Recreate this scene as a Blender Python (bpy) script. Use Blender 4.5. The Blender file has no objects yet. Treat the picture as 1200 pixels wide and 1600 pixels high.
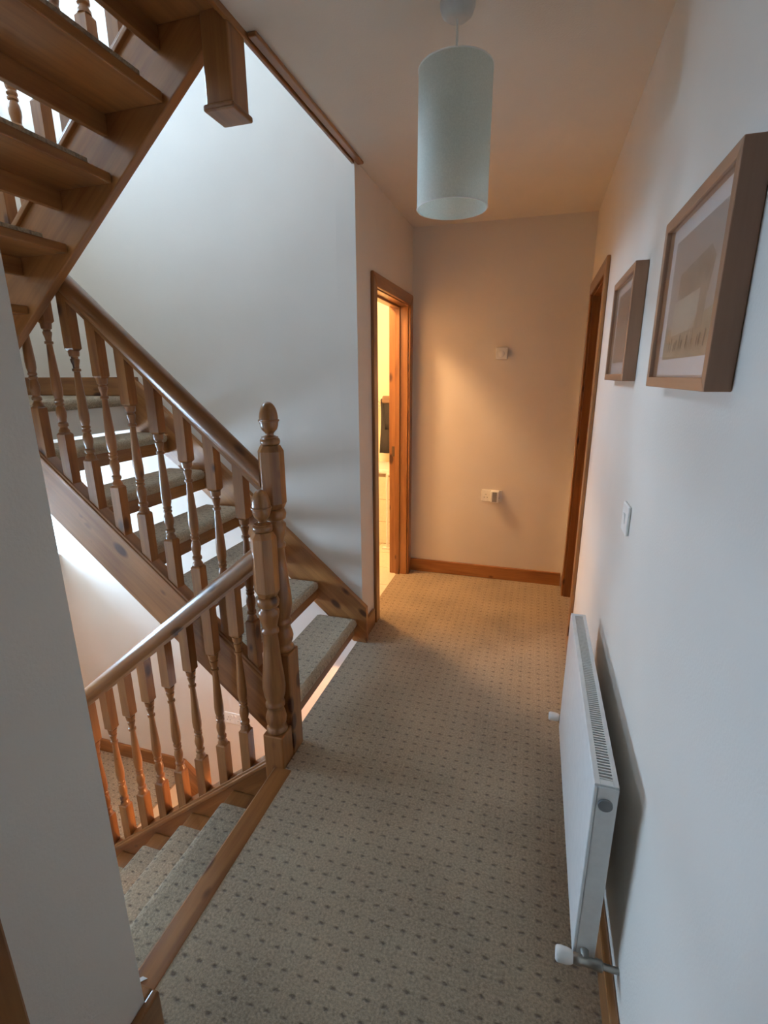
import bpy, math, random
from mathutils import Matrix, Vector
random.seed(7)
SC = bpy.context.scene
COL = SC.collection

# ------------------------------------------------------------------ camera
FPX, YAW, PITCH, ROLL = 770.7, math.radians(-16.87), math.radians(-15.43), math.radians(0.2865)
fw = Vector((math.sin(YAW)*math.cos(PITCH), math.cos(YAW)*math.cos(PITCH), math.sin(PITCH)))
rt = Vector((math.cos(YAW), -math.sin(YAW), 0))
dn = fw.cross(rt)
r2 = rt*math.cos(ROLL) + dn*math.sin(ROLL)
d2 = -rt*math.sin(ROLL) + dn*math.cos(ROLL)
cam = bpy.data.cameras.new('camera')
cam.sensor_fit = 'VERTICAL'; cam.sensor_height = 36.0; cam.lens = FPX/1600*36
cam.clip_start = 0.02
camo = bpy.data.objects.new('camera', cam); COL.objects.link(camo)
m = Matrix.Identity(4)
for i, v in enumerate((r2, -d2, -fw)):
    m[0][i], m[1][i], m[2][i] = v
m.translation = Vector((0, 0, 1.5))
camo.matrix_world = m
SC.camera = camo

# ------------------------------------------------------------------ sky, daylight portals, exposure
SKY_STRENGTH = 37.0
w = bpy.data.worlds.new('sky'); SC.world = w; w.use_nodes = True
bg = w.node_tree.nodes['Background']
bg.inputs[0].default_value = (0.49, 0.725, 1.0, 1); bg.inputs[1].default_value = SKY_STRENGTH
def portal(name, loc, sy, sz):
    L = bpy.data.lights.new(name, 'AREA'); L.shape = 'RECTANGLE'; L.size = sz; L.size_y = sy
    L.cycles.is_portal = True
    o = bpy.data.objects.new(name, L); COL.objects.link(o)
    o.location = loc; o.rotation_euler = (0, -math.pi/2, 0)
    return o
SC.view_settings.view_transform = 'Standard'; SC.view_settings.look = 'None'
SC.view_settings.exposure = 0.0; SC.view_settings.gamma = 1.0
SC.view_settings.use_curve_mapping = False
SC.cycles.adaptive_threshold = 0.02; SC.cycles.diffuse_bounces = 6; SC.cycles.max_bounces = 10; SC.cycles.transparent_max_bounces = 12

# ------------------------------------------------------------------ dimensions (metres)
XR, XL, XN, XW = 0.28, -0.88, -0.765, -3.15      # right wall, left wall, near left wall, stair end wall
YS, YF, YN, YB = 2.46, 3.607, 0.60, -1.6         # stair wall, far wall, near stair wall, wall behind
ZC, ZU, ZT = 2.46, 2.70, 5.1                     # hall ceiling, upper floor, top ceiling
RD = 0.50                                        # depth of the window recesses
HL, LL, ZB = 1.391, -1.316, -2.74                # half landings above and below, lowest floor
WIN = [(0.75, YS, 0.29, 0.90), (0.75, YS, 3.10, 4.15)]  # y0,y1,z0,z1 of the two stair windows
portal('daylight_portal', (XW-RD+0.01, (WIN[0][0]+WIN[0][1])/2, (WIN[0][2]+WIN[0][3])/2), WIN[0][1]-WIN[0][0], WIN[0][3]-WIN[0][2])
portal('daylight_portal.001', (XW-RD+0.01, (WIN[1][0]+WIN[1][1])/2, (WIN[1][2]+WIN[1][3])/2), WIN[1][1]-WIN[1][0], WIN[1][3]-WIN[1][2])

# ------------------------------------------------------------------ materials
def newmat(name):
    mt = bpy.data.materials.new(name); mt.use_nodes = True
    nt = mt.node_tree
    return mt, nt, nt.nodes['Principled BSDF']
def N(nt, t, **kw):
    n = nt.nodes.new(t)
    for k, v in kw.items(): setattr(n, k, v)
    return n
def ramp(nt, stops):
    r = N(nt, 'ShaderNodeValToRGB'); e = r.color_ramp.elements
    while len(e) < len(stops): e.new(0.5)
    for q, (p, c) in zip(e, stops): q.position = p; q.color = (*c, 1)
    return r
def math_(nt, op, a, b=None, c=None):
    n = N(nt, 'ShaderNodeMath', operation=op)
    for i, v in enumerate((a, b, c)):
        if v is None: continue
        if isinstance(v, (int, float)): n.inputs[i].default_value = v
        else: nt.links.new(v, n.inputs[i])
    return n.outputs[0]
def bump(nt, bsdf, height, strength, dist):
    b = N(nt, 'ShaderNodeBump'); b.inputs['Strength'].default_value = strength; b.inputs['Distance'].default_value = dist
    nt.links.new(height, b.inputs['Height']); nt.links.new(b.outputs[0], bsdf.inputs['Normal'])

def pine(name, axis, lo=(0.185, 0.065, 0.019), hi=(0.415, 0.180, 0.055), rough=0.30, knots=True):
    mt, nt, b = newmat(name); L = nt.links.new
    tc = N(nt, 'ShaderNodeTexCoord'); oi = N(nt, 'ShaderNodeObjectInfo')
    rnd = N(nt, 'ShaderNodeVectorMath', operation='SCALE'); cmb = N(nt, 'ShaderNodeCombineXYZ')
    for i in range(3): L(oi.outputs['Random'], cmb.inputs[i])
    L(cmb.outputs[0], rnd.inputs[0]); rnd.inputs['Scale'].default_value = 37.0
    add = N(nt, 'ShaderNodeVectorMath', operation='ADD'); L(tc.outputs['Object'], add.inputs[0]); L(rnd.outputs[0], add.inputs[1])
    mp = N(nt, 'ShaderNodeMapping'); L(add.outputs[0], mp.inputs[0])
    s = [9.0, 9.0, 9.0]; s['xyz'.index(axis)] = 0.9
    mp.inputs['Scale'].default_value = s
    n1 = N(nt, 'ShaderNodeTexNoise'); n1.inputs['Scale'].default_value = 2.2; n1.inputs['Detail'].default_value = 6; n1.inputs['Distortion'].default_value = 0.8
    L(mp.outputs[0], n1.inputs['Vector'])
    mp2 = N(nt, 'ShaderNodeMapping'); L(add.outputs[0], mp2.inputs[0])
    s2 = [110.0]*3; s2['xyz'.index(axis)] = 4.0; mp2.inputs['Scale'].default_value = s2
    n2 = N(nt, 'ShaderNodeTexNoise'); n2.inputs['Scale'].default_value = 1.0; n2.inputs['Detail'].default_value = 3
    L(mp2.outputs[0], n2.inputs['Vector'])
    mixv = math_(nt, 'ADD', math_(nt, 'MULTIPLY', n1.outputs[0], 0.75), math_(nt, 'MULTIPLY', n2.outputs[0], 0.25))
    mid = tuple((a+c)/2 for a, c in zip(lo, hi))
    rp = ramp(nt, [(0.28, lo), (0.5, mid), (0.72, hi)]); L(mixv, rp.inputs[0])
    col = rp.outputs[0]
    if knots:
        mp3 = N(nt, 'ShaderNodeMapping'); L(add.outputs[0], mp3.inputs[0])
        s3 = [13.0]*3; s3['xyz'.index(axis)] = 6.5; mp3.inputs['Scale'].default_value = s3
        vo = N(nt, 'ShaderNodeTexVoronoi'); vo.inputs['Scale'].default_value = 1.0
        L(mp3.outputs[0], vo.inputs['Vector'])
        sel = N(nt, 'ShaderNodeSeparateColor'); L(vo.outputs['Color'], sel.inputs[0])
        rad = math_(nt, 'MULTIPLY', math_(nt, 'MAXIMUM', math_(nt, 'SUBTRACT', sel.outputs[0], 0.45), 0.0), 0.50)
        k = math_(nt, 'SUBTRACT', rad, vo.outputs['Distance'])
        ks = N(nt, 'ShaderNodeMapRange'); ks.inputs['From Min'].default_value = -0.06; ks.inputs['From Max'].default_value = 0.07
        L(k, ks.inputs['Value'])
        mx = N(nt, 'ShaderNodeMix', data_type='RGBA'); L(ks.outputs[0], mx.inputs[0]); L(col, mx.inputs[6])
        mx.inputs[7].default_value = (0.075, 0.024, 0.010, 1); col = mx.outputs[2]
    hv = N(nt, 'ShaderNodeHueSaturation'); L(col, hv.inputs['Color'])
    L(math_(nt, 'ADD', math_(nt, 'MULTIPLY', oi.outputs['Random'], 0.30), 0.86), hv.inputs['Value'])
    L(hv.outputs[0], b.inputs['Base Color'])
    b.inputs['Roughness'].default_value = rough
    b.inputs['Coat Weight'].default_value = 0.3; b.inputs['Coat Roughness'].default_value = 0.14
    bump(nt, b, n2.outputs[0], 0.12, 0.001)
    return mt
PINE = {a: pine('varnished_pine_'+a, a) for a in 'xyz'}
OAK = {a: pine('oak_frame_'+a, a, (0.30, 0.152, 0.085), (0.43, 0.238, 0.140), 0.5, False) for a in 'xyz'}

def plaster(name, col, amp=0.25):
    mt, nt, b = newmat(name); L = nt.links.new
    tc = N(nt, 'ShaderNodeTexCoord')
    n1 = N(nt, 'ShaderNodeTexNoise'); n1.inputs['Scale'].default_value = 160; n1.inputs['Detail'].default_value = 3
    L(tc.outputs['Object'], n1.inputs['Vector'])
    n2 = N(nt, 'ShaderNodeTexNoise'); n2.inputs['Scale'].default_value = 2.5; n2.inputs['Detail'].default_value = 3
    L(tc.outputs['Object'], n2.inputs['Vector'])
    rp = ramp(nt, [(0.3, tuple(c*0.95 for c in col)), (0.7, col)]); L(n2.outputs[0], rp.inputs[0])
    L(rp.outputs[0], b.inputs['Base Color']); b.inputs['Roughness'].default_value = 0.7
    b.inputs['Specular IOR Level'].default_value = 0.25
    bump(nt, b, n1.outputs[0], amp, 0.002)
    return mt
M_WALL = plaster('magnolia_emulsion', (0.80, 0.73, 0.65))
M_CEIL = plaster('ceiling_paint', (0.78, 0.715, 0.635), 0.4)
M_BATH = plaster('bathroom_cream_paint', (0.86, 0.80, 0.62), 0.1)

def carpet(name, dark, light, dot=(0.085, 0.05, 0.03)):
    mt, nt, b = newmat(name); L = nt.links.new
    geo = N(nt, 'ShaderNodeNewGeometry')
    sep = N(nt, 'ShaderNodeSeparateXYZ')
    dis = N(nt, 'ShaderNodeTexNoise'); dis.inputs['Scale'].default_value = 90; dis.inputs['Detail'].default_value = 2
    L(geo.outputs['Position'], dis.inputs['Vector'])
    dd = N(nt, 'ShaderNodeVectorMath', operation='SCALE'); dd.inputs['Scale'].default_value = 0.010
    ds = N(nt, 'ShaderNodeVectorMath', operation='SUBTRACT'); L(dis.outputs['Color'], ds.inputs[0]); ds.inputs[1].default_value = (0.5, 0.5, 0.5)
    L(ds.outputs[0], dd.inputs[0])
    ad = N(nt, 'ShaderNodeVectorMath', operation='ADD'); L(geo.outputs['Position'], ad.inputs[0]); L(dd.outputs[0], ad.inputs[1])
    L(ad.outputs[0], sep.inputs[0])
    def cell(v, step, off): return math_(nt, 'SUBTRACT', math_(nt, 'FRACT', math_(nt, 'DIVIDE', math_(nt, 'ADD', v, off), step)), 0.5)
    cx = cell(sep.outputs[0], 0.0455, 10.011); cy = cell(sep.outputs[1], 0.045, 10.0135)
    d = math_(nt, 'SQRT', math_(nt, 'ADD', math_(nt, 'POWER', math_(nt, 'MULTIPLY', cx, 0.72), 2), math_(nt, 'POWER', math_(nt, 'MULTIPLY', cy, 1.45), 2)))
    dm = N(nt, 'ShaderNodeMapRange'); dm.inputs['From Min'].default_value = 0.195; dm.inputs['From Max'].default_value = 0.05
    L(d, dm.inputs['Value'])
    fine = N(nt, 'ShaderNodeTexNoise'); fine.inputs['Scale'].default_value = 135; fine.inputs['Detail'].default_value = 4; fine.inputs['Roughness'].default_value = 0.75
    L(geo.outputs['Position'], fine.inputs['Vector'])
    big = N(nt, 'ShaderNodeTexNoise'); big.inputs['Scale'].default_value = 3.0; big.inputs['Detail'].default_value = 4
    L(geo.outputs['Position'], big.inputs['Vector'])
    # rows of tufts running along the hall
    rows = math_(nt, 'SINE', math_(nt, 'MULTIPLY', sep.outputs[0], 2*math.pi/0.01517))
    tone = math_(nt, 'ADD', math_(nt, 'ADD', math_(nt, 'MULTIPLY', fine.outputs[0], 0.72), math_(nt, 'MULTIPLY', big.outputs[0], 0.28)), math_(nt, 'MULTIPLY', rows, 0.006))
    rp = ramp(nt, [(0.30, dark), (0.68, light)]); L(tone, rp.inputs[0])
    mx = N(nt, 'ShaderNodeMix', data_type='RGBA'); L(math_(nt, 'MULTIPLY', dm.outputs[0], 0.74), mx.inputs[0]); L(rp.outputs[0], mx.inputs[6])
    mx.inputs[7].default_value = (*dot, 1)
    L(mx.outputs[2], b.inputs['Base Color']); b.inputs['Roughness'].default_value = 0.95
    b.inputs['Sheen Weight'].default_value = 0.25; b.inputs['Sheen Roughness'].default_value = 0.6
    b.inputs['Specular IOR Level'].default_value = 0.1
    h = math_(nt, 'SUBTRACT', math_(nt, 'ADD', fine.outputs[0], math_(nt, 'MULTIPLY', rows, 0.03)), math_(nt, 'MULTIPLY', dm.outputs[0], 0.35))
    bump(nt, b, h, 1.0, 0.009)
    return mt
M_CARPET = carpet('beige_pin_dot_carpet', (0.19, 0.135, 0.080), (0.71, 0.555, 0.365))

def plain(name, col, rough=0.5, metal=0.0, spec=0.5, noise=0.04, scale=40, emit=None):
    mt, nt, b = newmat(name); L = nt.links.new
    tc = N(nt, 'ShaderNodeTexCoord'); n1 = N(nt, 'ShaderNodeTexNoise'); n1.inputs['Scale'].default_value = scale; n1.inputs['Detail'].default_value = 3
    L(tc.outputs['Object'], n1.inputs['Vector'])
    rp = ramp(nt, [(0.3, tuple(max(0, c*(1-noise)) for c in col)), (0.7, tuple(min(1, c*(1+noise)) for c in col))]); L(n1.outputs[0], rp.inputs[0])
    L(rp.outputs[0], b.inputs['Base Color'])
    b.inputs['Roughness'].default_value = rough; b.inputs['Metallic'].default_value = metal; b.inputs['Specular IOR Level'].default_value = spec
    if emit:
        b.inputs['Emission Color'].default_value = (*emit[0], 1); b.inputs['Emission Strength'].default_value = emit[1]
    return mt
M_WHITE = plain('white_enamel', (0.82, 0.82, 0.80), 0.3)
M_PLASTIC = plain('white_plastic', (0.87, 0.86, 0.82), 0.35)
M_GREYP = plain('grey_plastic', (0.20, 0.19, 0.18), 0.5)
M_DARK = plain('painted_cavity_shade', (0.05, 0.05, 0.055), 0.8)  # near-black colour stands in for shade inside radiator and socket openings
M_METAL = plain('dull_nickel', (0.42, 0.40, 0.36), 0.38, 0.9)
M_CHROME = plain('chrome', (0.7, 0.7, 0.7), 0.15, 1.0)
M_BRASS = plain('tarnished_steel', (0.16, 0.11, 0.07), 0.5, 0.7)
M_MOUNT = plain('picture_mount', (0.80, 0.77, 0.74), 0.8, noise=0.02)
M_TOWEL1 = plain('charcoal_towel', (0.035, 0.034, 0.036), 0.95, noise=0.3, scale=300)
M_TOWEL2 = plain('brown_towel', (0.20, 0.13, 0.085), 0.95, noise=0.3, scale=300)
M_TILE = plain('cream_tile', (0.80, 0.74, 0.60), 0.25)
M_GROUT = plain('grout', (0.42, 0.36, 0.28), 0.9)
M_SOFFIT = plaster('white_soffit_paint', (0.80, 0.78, 0.74), 0.1)
def shade_mat():
    mt, nt, b = newmat('white_lampshade_fabric'); L = nt.links.new
    tc = N(nt, 'ShaderNodeTexCoord'); n1 = N(nt, 'ShaderNodeTexNoise'); n1.inputs['Scale'].default_value = 260; n1.inputs['Detail'].default_value = 2
    L(tc.outputs['Object'], n1.inputs['Vector'])
    rp = ramp(nt, [(0.3, (0.84, 0.86, 0.81)), (0.7, (0.92, 0.94, 0.89))]); L(n1.outputs[0], rp.inputs[0])
    tr = N(nt, 'ShaderNodeBsdfTranslucent'); L(rp.outputs[0], tr.inputs[0]); L(rp.outputs[0], b.inputs['Base Color'])
    b.inputs['Roughness'].default_value = 0.8; b.inputs['Specular IOR Level'].default_value = 0.2
    mx = N(nt, 'ShaderNodeMixShader'); mx.inputs[0].default_value = 0.5
    L(b.outputs[0], mx.inputs[1]); L(tr.outputs[0], mx.inputs[2])
    L(mx.outputs[0], nt.nodes['Material Output'].inputs['Surface'])
    return mt
M_SHADE = shade_mat()
def glass_mat(name, gloss=1.0, rough=0.02):
    mt, nt, b = newmat(name); L = nt.links.new
    tr = N(nt, 'ShaderNodeBsdfTransparent'); gl = N(nt, 'ShaderNodeBsdfGlossy'); gl.inputs['Roughness'].default_value = rough
    lw = N(nt, 'ShaderNodeLayerWeight')
    sch = math_(nt, 'ADD', math_(nt, 'MULTIPLY', math_(nt, 'POWER', lw.outputs['Facing'], 5.0), 0.96), 0.04)
    mx = N(nt, 'ShaderNodeMixShader'); L(math_(nt, 'MULTIPLY', sch, gloss), mx.inputs[0]); L(tr.outputs[0], mx.inputs[1]); L(gl.outputs[0], mx.inputs[2])
    L(mx.outputs[0], nt.nodes['Material Output'].inputs['Surface'])
    return mt
M_GLASS = glass_mat('window_glass'); M_PGLASS = glass_mat('picture_glass', 0.9, 0.05)

# ------------------------------------------------------------------ mesh helpers (all coordinates in world metres)
class MB:
    def __init__(s): s.v = []; s.f = []; s.m = []
    def add(s, vs, fs, mi=0):
        o = len(s.v); s.v += [tuple(p) for p in vs]; s.f += [tuple(i+o for i in f) for f in fs]; s.m += [mi]*len(fs); return s
    def box(s, x0, x1, y0, y1, z0, z1, mi=0):
        vs = [(x0,y0,z0),(x1,y0,z0),(x1,y1,z0),(x0,y1,z0),(x0,y0,z1),(x1,y0,z1),(x1,y1,z1),(x0,y1,z1)]
        return s.add(vs, [(0,3,2,1),(4,5,6,7),(0,1,5,4),(1,2,6,5),(2,3,7,6),(3,0,4,7)], mi)
    def prism(s, poly, axis, a, b, mi=0):
        # poly: list of 2-D points; axis 'y' -> (x,z), 'x' -> (y,z), 'z' -> (x,y)
        def P(p, t):
            return {'y': (p[0], t, p[1]), 'x': (t, p[0], p[1]), 'z': (p[0], p[1], t)}[axis]
        ar = sum(poly[i][0]*poly[(i+1) % len(poly)][1]-poly[(i+1) % len(poly)][0]*poly[i][1] for i in range(len(poly)))
        pl = list(poly) if (ar > 0) != (axis == 'y') else list(poly)[::-1]
        n = len(pl)
        vs = [P(p, a) for p in pl]+[P(p, b) for p in pl]
        fs = [tuple(range(n))[::-1], tuple(range(n, 2*n))]+[(i, (i+1) % n, n+(i+1) % n, n+i) for i in range(n)]
        return s.add(vs, fs, mi)
    def raked(s, prof, x0, x1, z0, slope, mi=0):
        # vertical section prof [(y, z above the rake line)] swept from x0 to x1 along a slope with plumb-cut ends
        n = len(prof)
        vs = [(x0, y, z0+z) for y, z in prof]+[(x1, y, z0+slope*(x1-x0)+z) for y, z in prof]
        fs = [tuple(range(n)), tuple(range(n, 2*n))[::-1]]+[(i, n+i, n+(i+1) % n, (i+1) % n) for i in range(n)]
        return s.add(vs, fs, mi)
    def lathe(s, prof, cx, cy, n=20, mi=0, axis='z'):
        # prof [(z, r)] bottom to top; caps closed
        vs = []
        for z, r in prof:
            for k in range(n):
                a = 2*math.pi*k/n
                c, d = r*math.cos(a), r*math.sin(a)
                vs.append({'z': (cx+c, cy+d, z), 'x': (z, cx+c, cy+d), 'y': (cx+d, z, cy+c)}[axis])
        fs = []
        for i in range(len(prof)-1):
            for k in range(n):
                fs.append((i*n+k, i*n+(k+1) % n, (i+1)*n+(k+1) % n, (i+1)*n+k))
        fs.append(tuple(range(n))[::-1]); fs.append(tuple(range((len(prof)-1)*n, len(prof)*n)))
        return s.add(vs, fs, mi)
    def tube(s, path, r, n=10, mi=0):
        pts = [Vector(p) for p in path]; rings = []
        for i, p in enumerate(pts):
            t = (pts[min(i+1, len(pts)-1)]-pts[max(i-1, 0)]).normalized()
            u = t.cross(Vector((0, 0, 1)) if abs(t.z) < 0.9 else Vector((1, 0, 0))).normalized(); v2 = t.cross(u)
            rings.append([p+u*r*math.cos(2*math.pi*k/n)+v2*r*math.sin(2*math.pi*k/n) for k in range(n)])
        vs = [q for rg in rings for q in rg]; fs = []
        for i in range(len(rings)-1):
            for k in range(n): fs.append((i*n+k, i*n+(k+1) % n, (i+1)*n+(k+1) % n, (i+1)*n+k))
        fs.append(tuple(range(n))[::-1]); fs.append(tuple(range((len(rings)-1)*n, len(rings)*n)))
        return s.add(vs, fs, mi)
WM = {}
def place(o, mat, parent):
    o.matrix_basis = mat
    if parent is not None:
        o.parent = parent; o.matrix_parent_inverse = WM[parent.name].inverted()
    WM[o.name] = mat
    return o
def put(name, mb, mats, parent=None, origin=None, roty=0.0, smooth=False, bevel=0.0, seg=2):
    if origin is None:
        n = len(mb.v); origin = tuple(sum(v[i] for v in mb.v)/n for i in range(3))
    W = Matrix.Translation(origin) @ Matrix.Rotation(roty, 4, 'Y')
    I = W.inverted()
    me = bpy.data.meshes.new(name)
    me.from_pydata([I @ Vector(v) for v in mb.v], [], mb.f)
    for mt in (mats if isinstance(mats, (list, tuple)) else [mats]): me.materials.append(mt)
    if any(mb.m): me.polygons.foreach_set('material_index', mb.m)
    me.validate(); me.update()
    o = bpy.data.objects.new(name, me); COL.objects.link(o)
    if smooth:
        me.polygons.foreach_set('use_smooth', [True]*len(me.polygons))
        try: me.set_sharp_from_angle(angle=math.radians(smooth if smooth is not True else 50))
        except Exception: pass
    if bevel:
        b = o.modifiers.new('bevel', 'BEVEL'); b.width = bevel; b.segments = seg; b.limit_method = 'ANGLE'; b.angle_limit = math.radians(40)
    return place(o, W, parent)
def again(src, W, parent):
    o = bpy.data.objects.new(src.name.split('.')[0], src.data); COL.objects.link(o)
    for md in src.modifiers:
        if md.type == 'BEVEL':
            b = o.modifiers.new('bevel', 'BEVEL'); b.width = md.width; b.segments = md.segments; b.limit_method = 'ANGLE'; b.angle_limit = md.angle_limit
    return place(o, W, parent)
def empty(name, loc):
    o = bpy.data.objects.new(name, None); COL.objects.link(o); o.empty_display_size = 0.1
    return place(o, Matrix.Translation(loc), None)
def tag(o, label=None, cat=None, kind=None, group=None):
    if label: o['label'] = label
    if cat: o['category'] = cat
    if kind: o['kind'] = kind
    if group: o['group'] = group
    return o
def struct(name, mb, mats, label, cat, **kw):
    return tag(put(name, mb, mats, **kw), label, cat, 'structure')

# ------------------------------------------------------------------ room shell
T = 0.10
b = MB()
b.box(-0.820, XR, YB, YF, -0.03, 0).box(XN, -0.820, YB, 0.64, -0.03, 0).box(-0.905, -0.820, 1.597, YS, -0.03, 0).box(-0.955, -0.820, YS+0.0005, YF, -0.03, 0)
b.box(-0.8485, -0.820, 1.428, 1.597, -0.03, 0).box(XR, XR+0.14, 2.735, 3.43, -0.03, 0).box(XR, XR+0.14, 2.735, 3.43, -0.24, -0.0301, 1)
b.box(-0.905, XR, 0.60, YS, -0.24, -0.0301, 1).box(XN, XR, YB, 0.60, -0.24, -0.0301, 1).box(XL, XR, YS, YF, -0.24, -0.0301, 1)
struct('floor', b, [M_CARPET, M_SOFFIT], 'beige pin-dot carpet floor of the narrow upstairs hall', 'floor', origin=(0, 0, 0))
b = MB().box(XL+0.0, XR, YN, YF, ZC, ZU-0.03).box(XN, XR, YB, YN, ZC, ZU-0.03)
b.box(XL-0.012, XR, YN, YF, ZU-0.03, ZU, 1)
struct('ceiling', b, [M_CEIL, M_CARPET], 'plain plastered ceiling over the hall', 'ceiling', origin=(0, 0, ZC))
struct('ceiling_upper', MB().box(XW-RD-0.05, XR+T, YB-T, 4.7, ZT, ZT+T), M_CEIL, 'top ceiling above the stairwell', 'ceiling')
struct('floor_lower', MB().box(XW-RD-0.05, XR+T, YB-T, 4.7, ZB-T, ZB), M_CARPET, 'carpeted floor at the foot of the lower stairs', 'floor')
# right wall with a door opening at the far end
D2 = (2.735, 3.43, 1.985)
b = MB().box(XR, XR+T, YB, D2[0], ZB, ZT).box(XR, XR+T, D2[1], 4.7, ZB, ZT).box(XR, XR+T, D2[0], D2[1], D2[2], ZT).box(XR, XR+T, D2[0], D2[1], ZB, -0.24)
struct('wall_right', b, M_WALL, 'long cream wall carrying the two framed pictures and radiator', 'wall')
struct('wall_far', MB().box(XL, XR, YF, YF+T, ZB, ZT), M_WALL, 'cream end wall of the hall with thermostat', 'wall')
D1 = (2.725, 3.515, 1.985)
b = MB().box(XL-T, XL, YS, D1[0], ZB, ZT).box(XL-T, XL, D1[1], 4.65, ZB, ZT).box(XL-T, XL, D1[0], D1[1], D1[2], ZT).box(XL-T, XL, D1[0], D1[1], ZB, -0.04)
struct('wall_left', b, M_WALL, 'short cream wall around the bathroom doorway', 'wall')
struct('wall_stair', MB().box(XW-RD-0.02, XL-T, YS, YS+T, ZB, ZT), M_WALL, 'tall cream stairwell wall behind the rising flight', 'wall')
b = MB().box(XW-RD, XN-T, YN-T, YN, ZB, ZT).box(XN-T, XN, YB, YN, ZB, ZT)
struct('wall_near', b, M_WALL, 'grey-cream wall corner at the left edge beside the stairs', 'wall')
struct('wall_back', MB().box(XN-T, XR+T, YB-T, YB, ZB, ZT), M_WALL, 'hall wall behind the viewer', 'wall')
b = MB()
zs = [ZB, WIN[0][2], WIN[0][3], WIN[1][2], WIN[1][3], ZT]
b.box(XW-RD, XW, YN, YS, zs[0], zs[1]).box(XW-RD, XW, YN, YS, zs[2], zs[3]).box(XW-RD, XW, YN, YS, zs[4], zs[5])
b.box(XW-RD, XW, YN, WIN[0][0], zs[1], zs[2]).box(XW-RD, XW, YN, WIN[1][0], zs[3], zs[4])
struct('wall_end', b, M_WALL, 'stairwell end wall with two deep windows', 'wall')
for i, (y0, y1, z0, z1) in enumerate(WIN):
    e = tag(empty('window_%d' % (i+1), (XW-RD+0.03, (y0+y1)/2, z0)), ['lower stairwell window below the half landing', 'upper stairwell window above the half landing'][i], 'window', 'structure')
    f = 0.05; xa, xb = XW-RD, XW-RD+0.05
    for (p, q, r, s) in ((y0, y0+f, z0, z1), (y1-f, y1, z0, z1), (y0+f, y1-f, z0, z0+f), (y0+f, y1-f, z1-f, z1)):
        put('frame', MB().box(xa, xb, p, q, r, s), M_WHITE, e, bevel=0.004)
    put('pane', MB().box(xa+0.022, xa+0.026, y0+f, y1-f, z0+f, z1-f), M_GLASS, e)
    put('sill', MB().box(XW-RD+0.05, XW+0.028, y0, y1-0.002, z0-0.001, z0+0.022), PINE['y'] if i else M_WHITE, e, bevel=0.006)
# bathroom shell
struct('wall_bathroom', MB().box(-2.75, -2.65, YS+T, 4.65, 0, ZC).box(-2.75, XL-T, 4.55, 4.65, 0, ZC), M_BATH, 'cream wall inside the lit bathroom', 'wall')
struct('ceiling_bathroom', MB().box(-2.75, XL-T, YS+T, 4.65, ZC, ZC+T), M_CEIL, 'bathroom ceiling', 'ceiling')
fl = struct('floor_bathroom', MB().box(-2.75, -0.955, YS+T, 4.55, -0.04, -0.006), M_GROUT, 'cream tiled bathroom floor beyond the doorway', 'floor')
t0 = None
for i in range(5):
    for j in range(6):
        x1 = -0.958-0.33*i; y0 = 2.60+0.33*j
        if y0+0.325 > 4.55: continue
        W = Matrix.Translation((x1-0.1625, y0+0.1625, -0.003))
        if t0 is None: t0 = put('tile', MB().box(x1-0.325, x1, y0, y0+0.325, -0.006, 0.0), M_TILE, fl, origin=(x1-0.1625, y0+0.1625, -0.003), bevel=0.0015)
        else: again(t0, W, fl)

# trims
struct('trim_1', MB().box(-0.878, -0.848, 1.555, 2.50, ZC-0.013, ZC), PINE['y'], 'thin pine edging strip along the ceiling edge at the stairwell', 'trim', bevel=0.004)
struct('trim_2', MB().box(XL-0.014, XL-0.0005, YN, YS, ZC-0.02, ZU-0.001), PINE['y'], 'pine fascia on the upper floor edge over the stairs', 'trim', bevel=0.003)
b = MB().prism([(-0.893, -0.030), (-0.898, -0.022), (-0.898, -0.008), (-0.890, 0.0), (-0.824, 0.002), (-0.820, 0.0), (-0.820, -0.030)], 'y', 0.628, 1.428)
struct('trim_3', b, PINE['y'], 'pine nosing strip at the top of the stairs going down', 'trim', smooth=30)
struct('trim_4', MB().box(-0.905, -0.889, YN, 1.40, -0.24, -0.0305), PINE['y'], 'pine apron under the landing nosing', 'trim')
def skirt(name, mb_boxes, axis, label):
    b = MB()
    for bx in mb_boxes: b.box(*bx)
    return struct(name, b, PINE[axis], label, 'baseboard', bevel=0.005)
skirt('baseboard_far', [(XL+0.001, XR-0.02, YF-0.02, YF, 0, 0.10)], 'x', 'reddish pine skirting board across the far wall')
skirt('baseboard_right', [(XR-0.022, XR, YB, 2.655, 0, 0.10)], 'y', 'pine skirting board along the radiator wall')
skirt('baseboard_left', [(XL, XL+0.018, YS+0.001, 2.645, 0, 0.115)], 'y', 'short pine skirting between stair foot and bathroom doorway')
skirt('baseboard_near', [(XN, XN+0.02, 0.385, 0.627, 0, 0.115), (-0.905, XN, YN, 0.627, 0, 0.115)], 'y', 'pine skirting wrapping the near wall corner')
skirt('baseboard_landing', [(XW, -2.25, YS-0.018, YS, HL, HL+0.11)], 'x', 'pine skirting of the half landing above')
skirt('baseboard_lower', [(XW, -2.30, YS-0.018, YS, LL, LL+0.11)], 'x', 'pine skirting of the half landing below')

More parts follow.
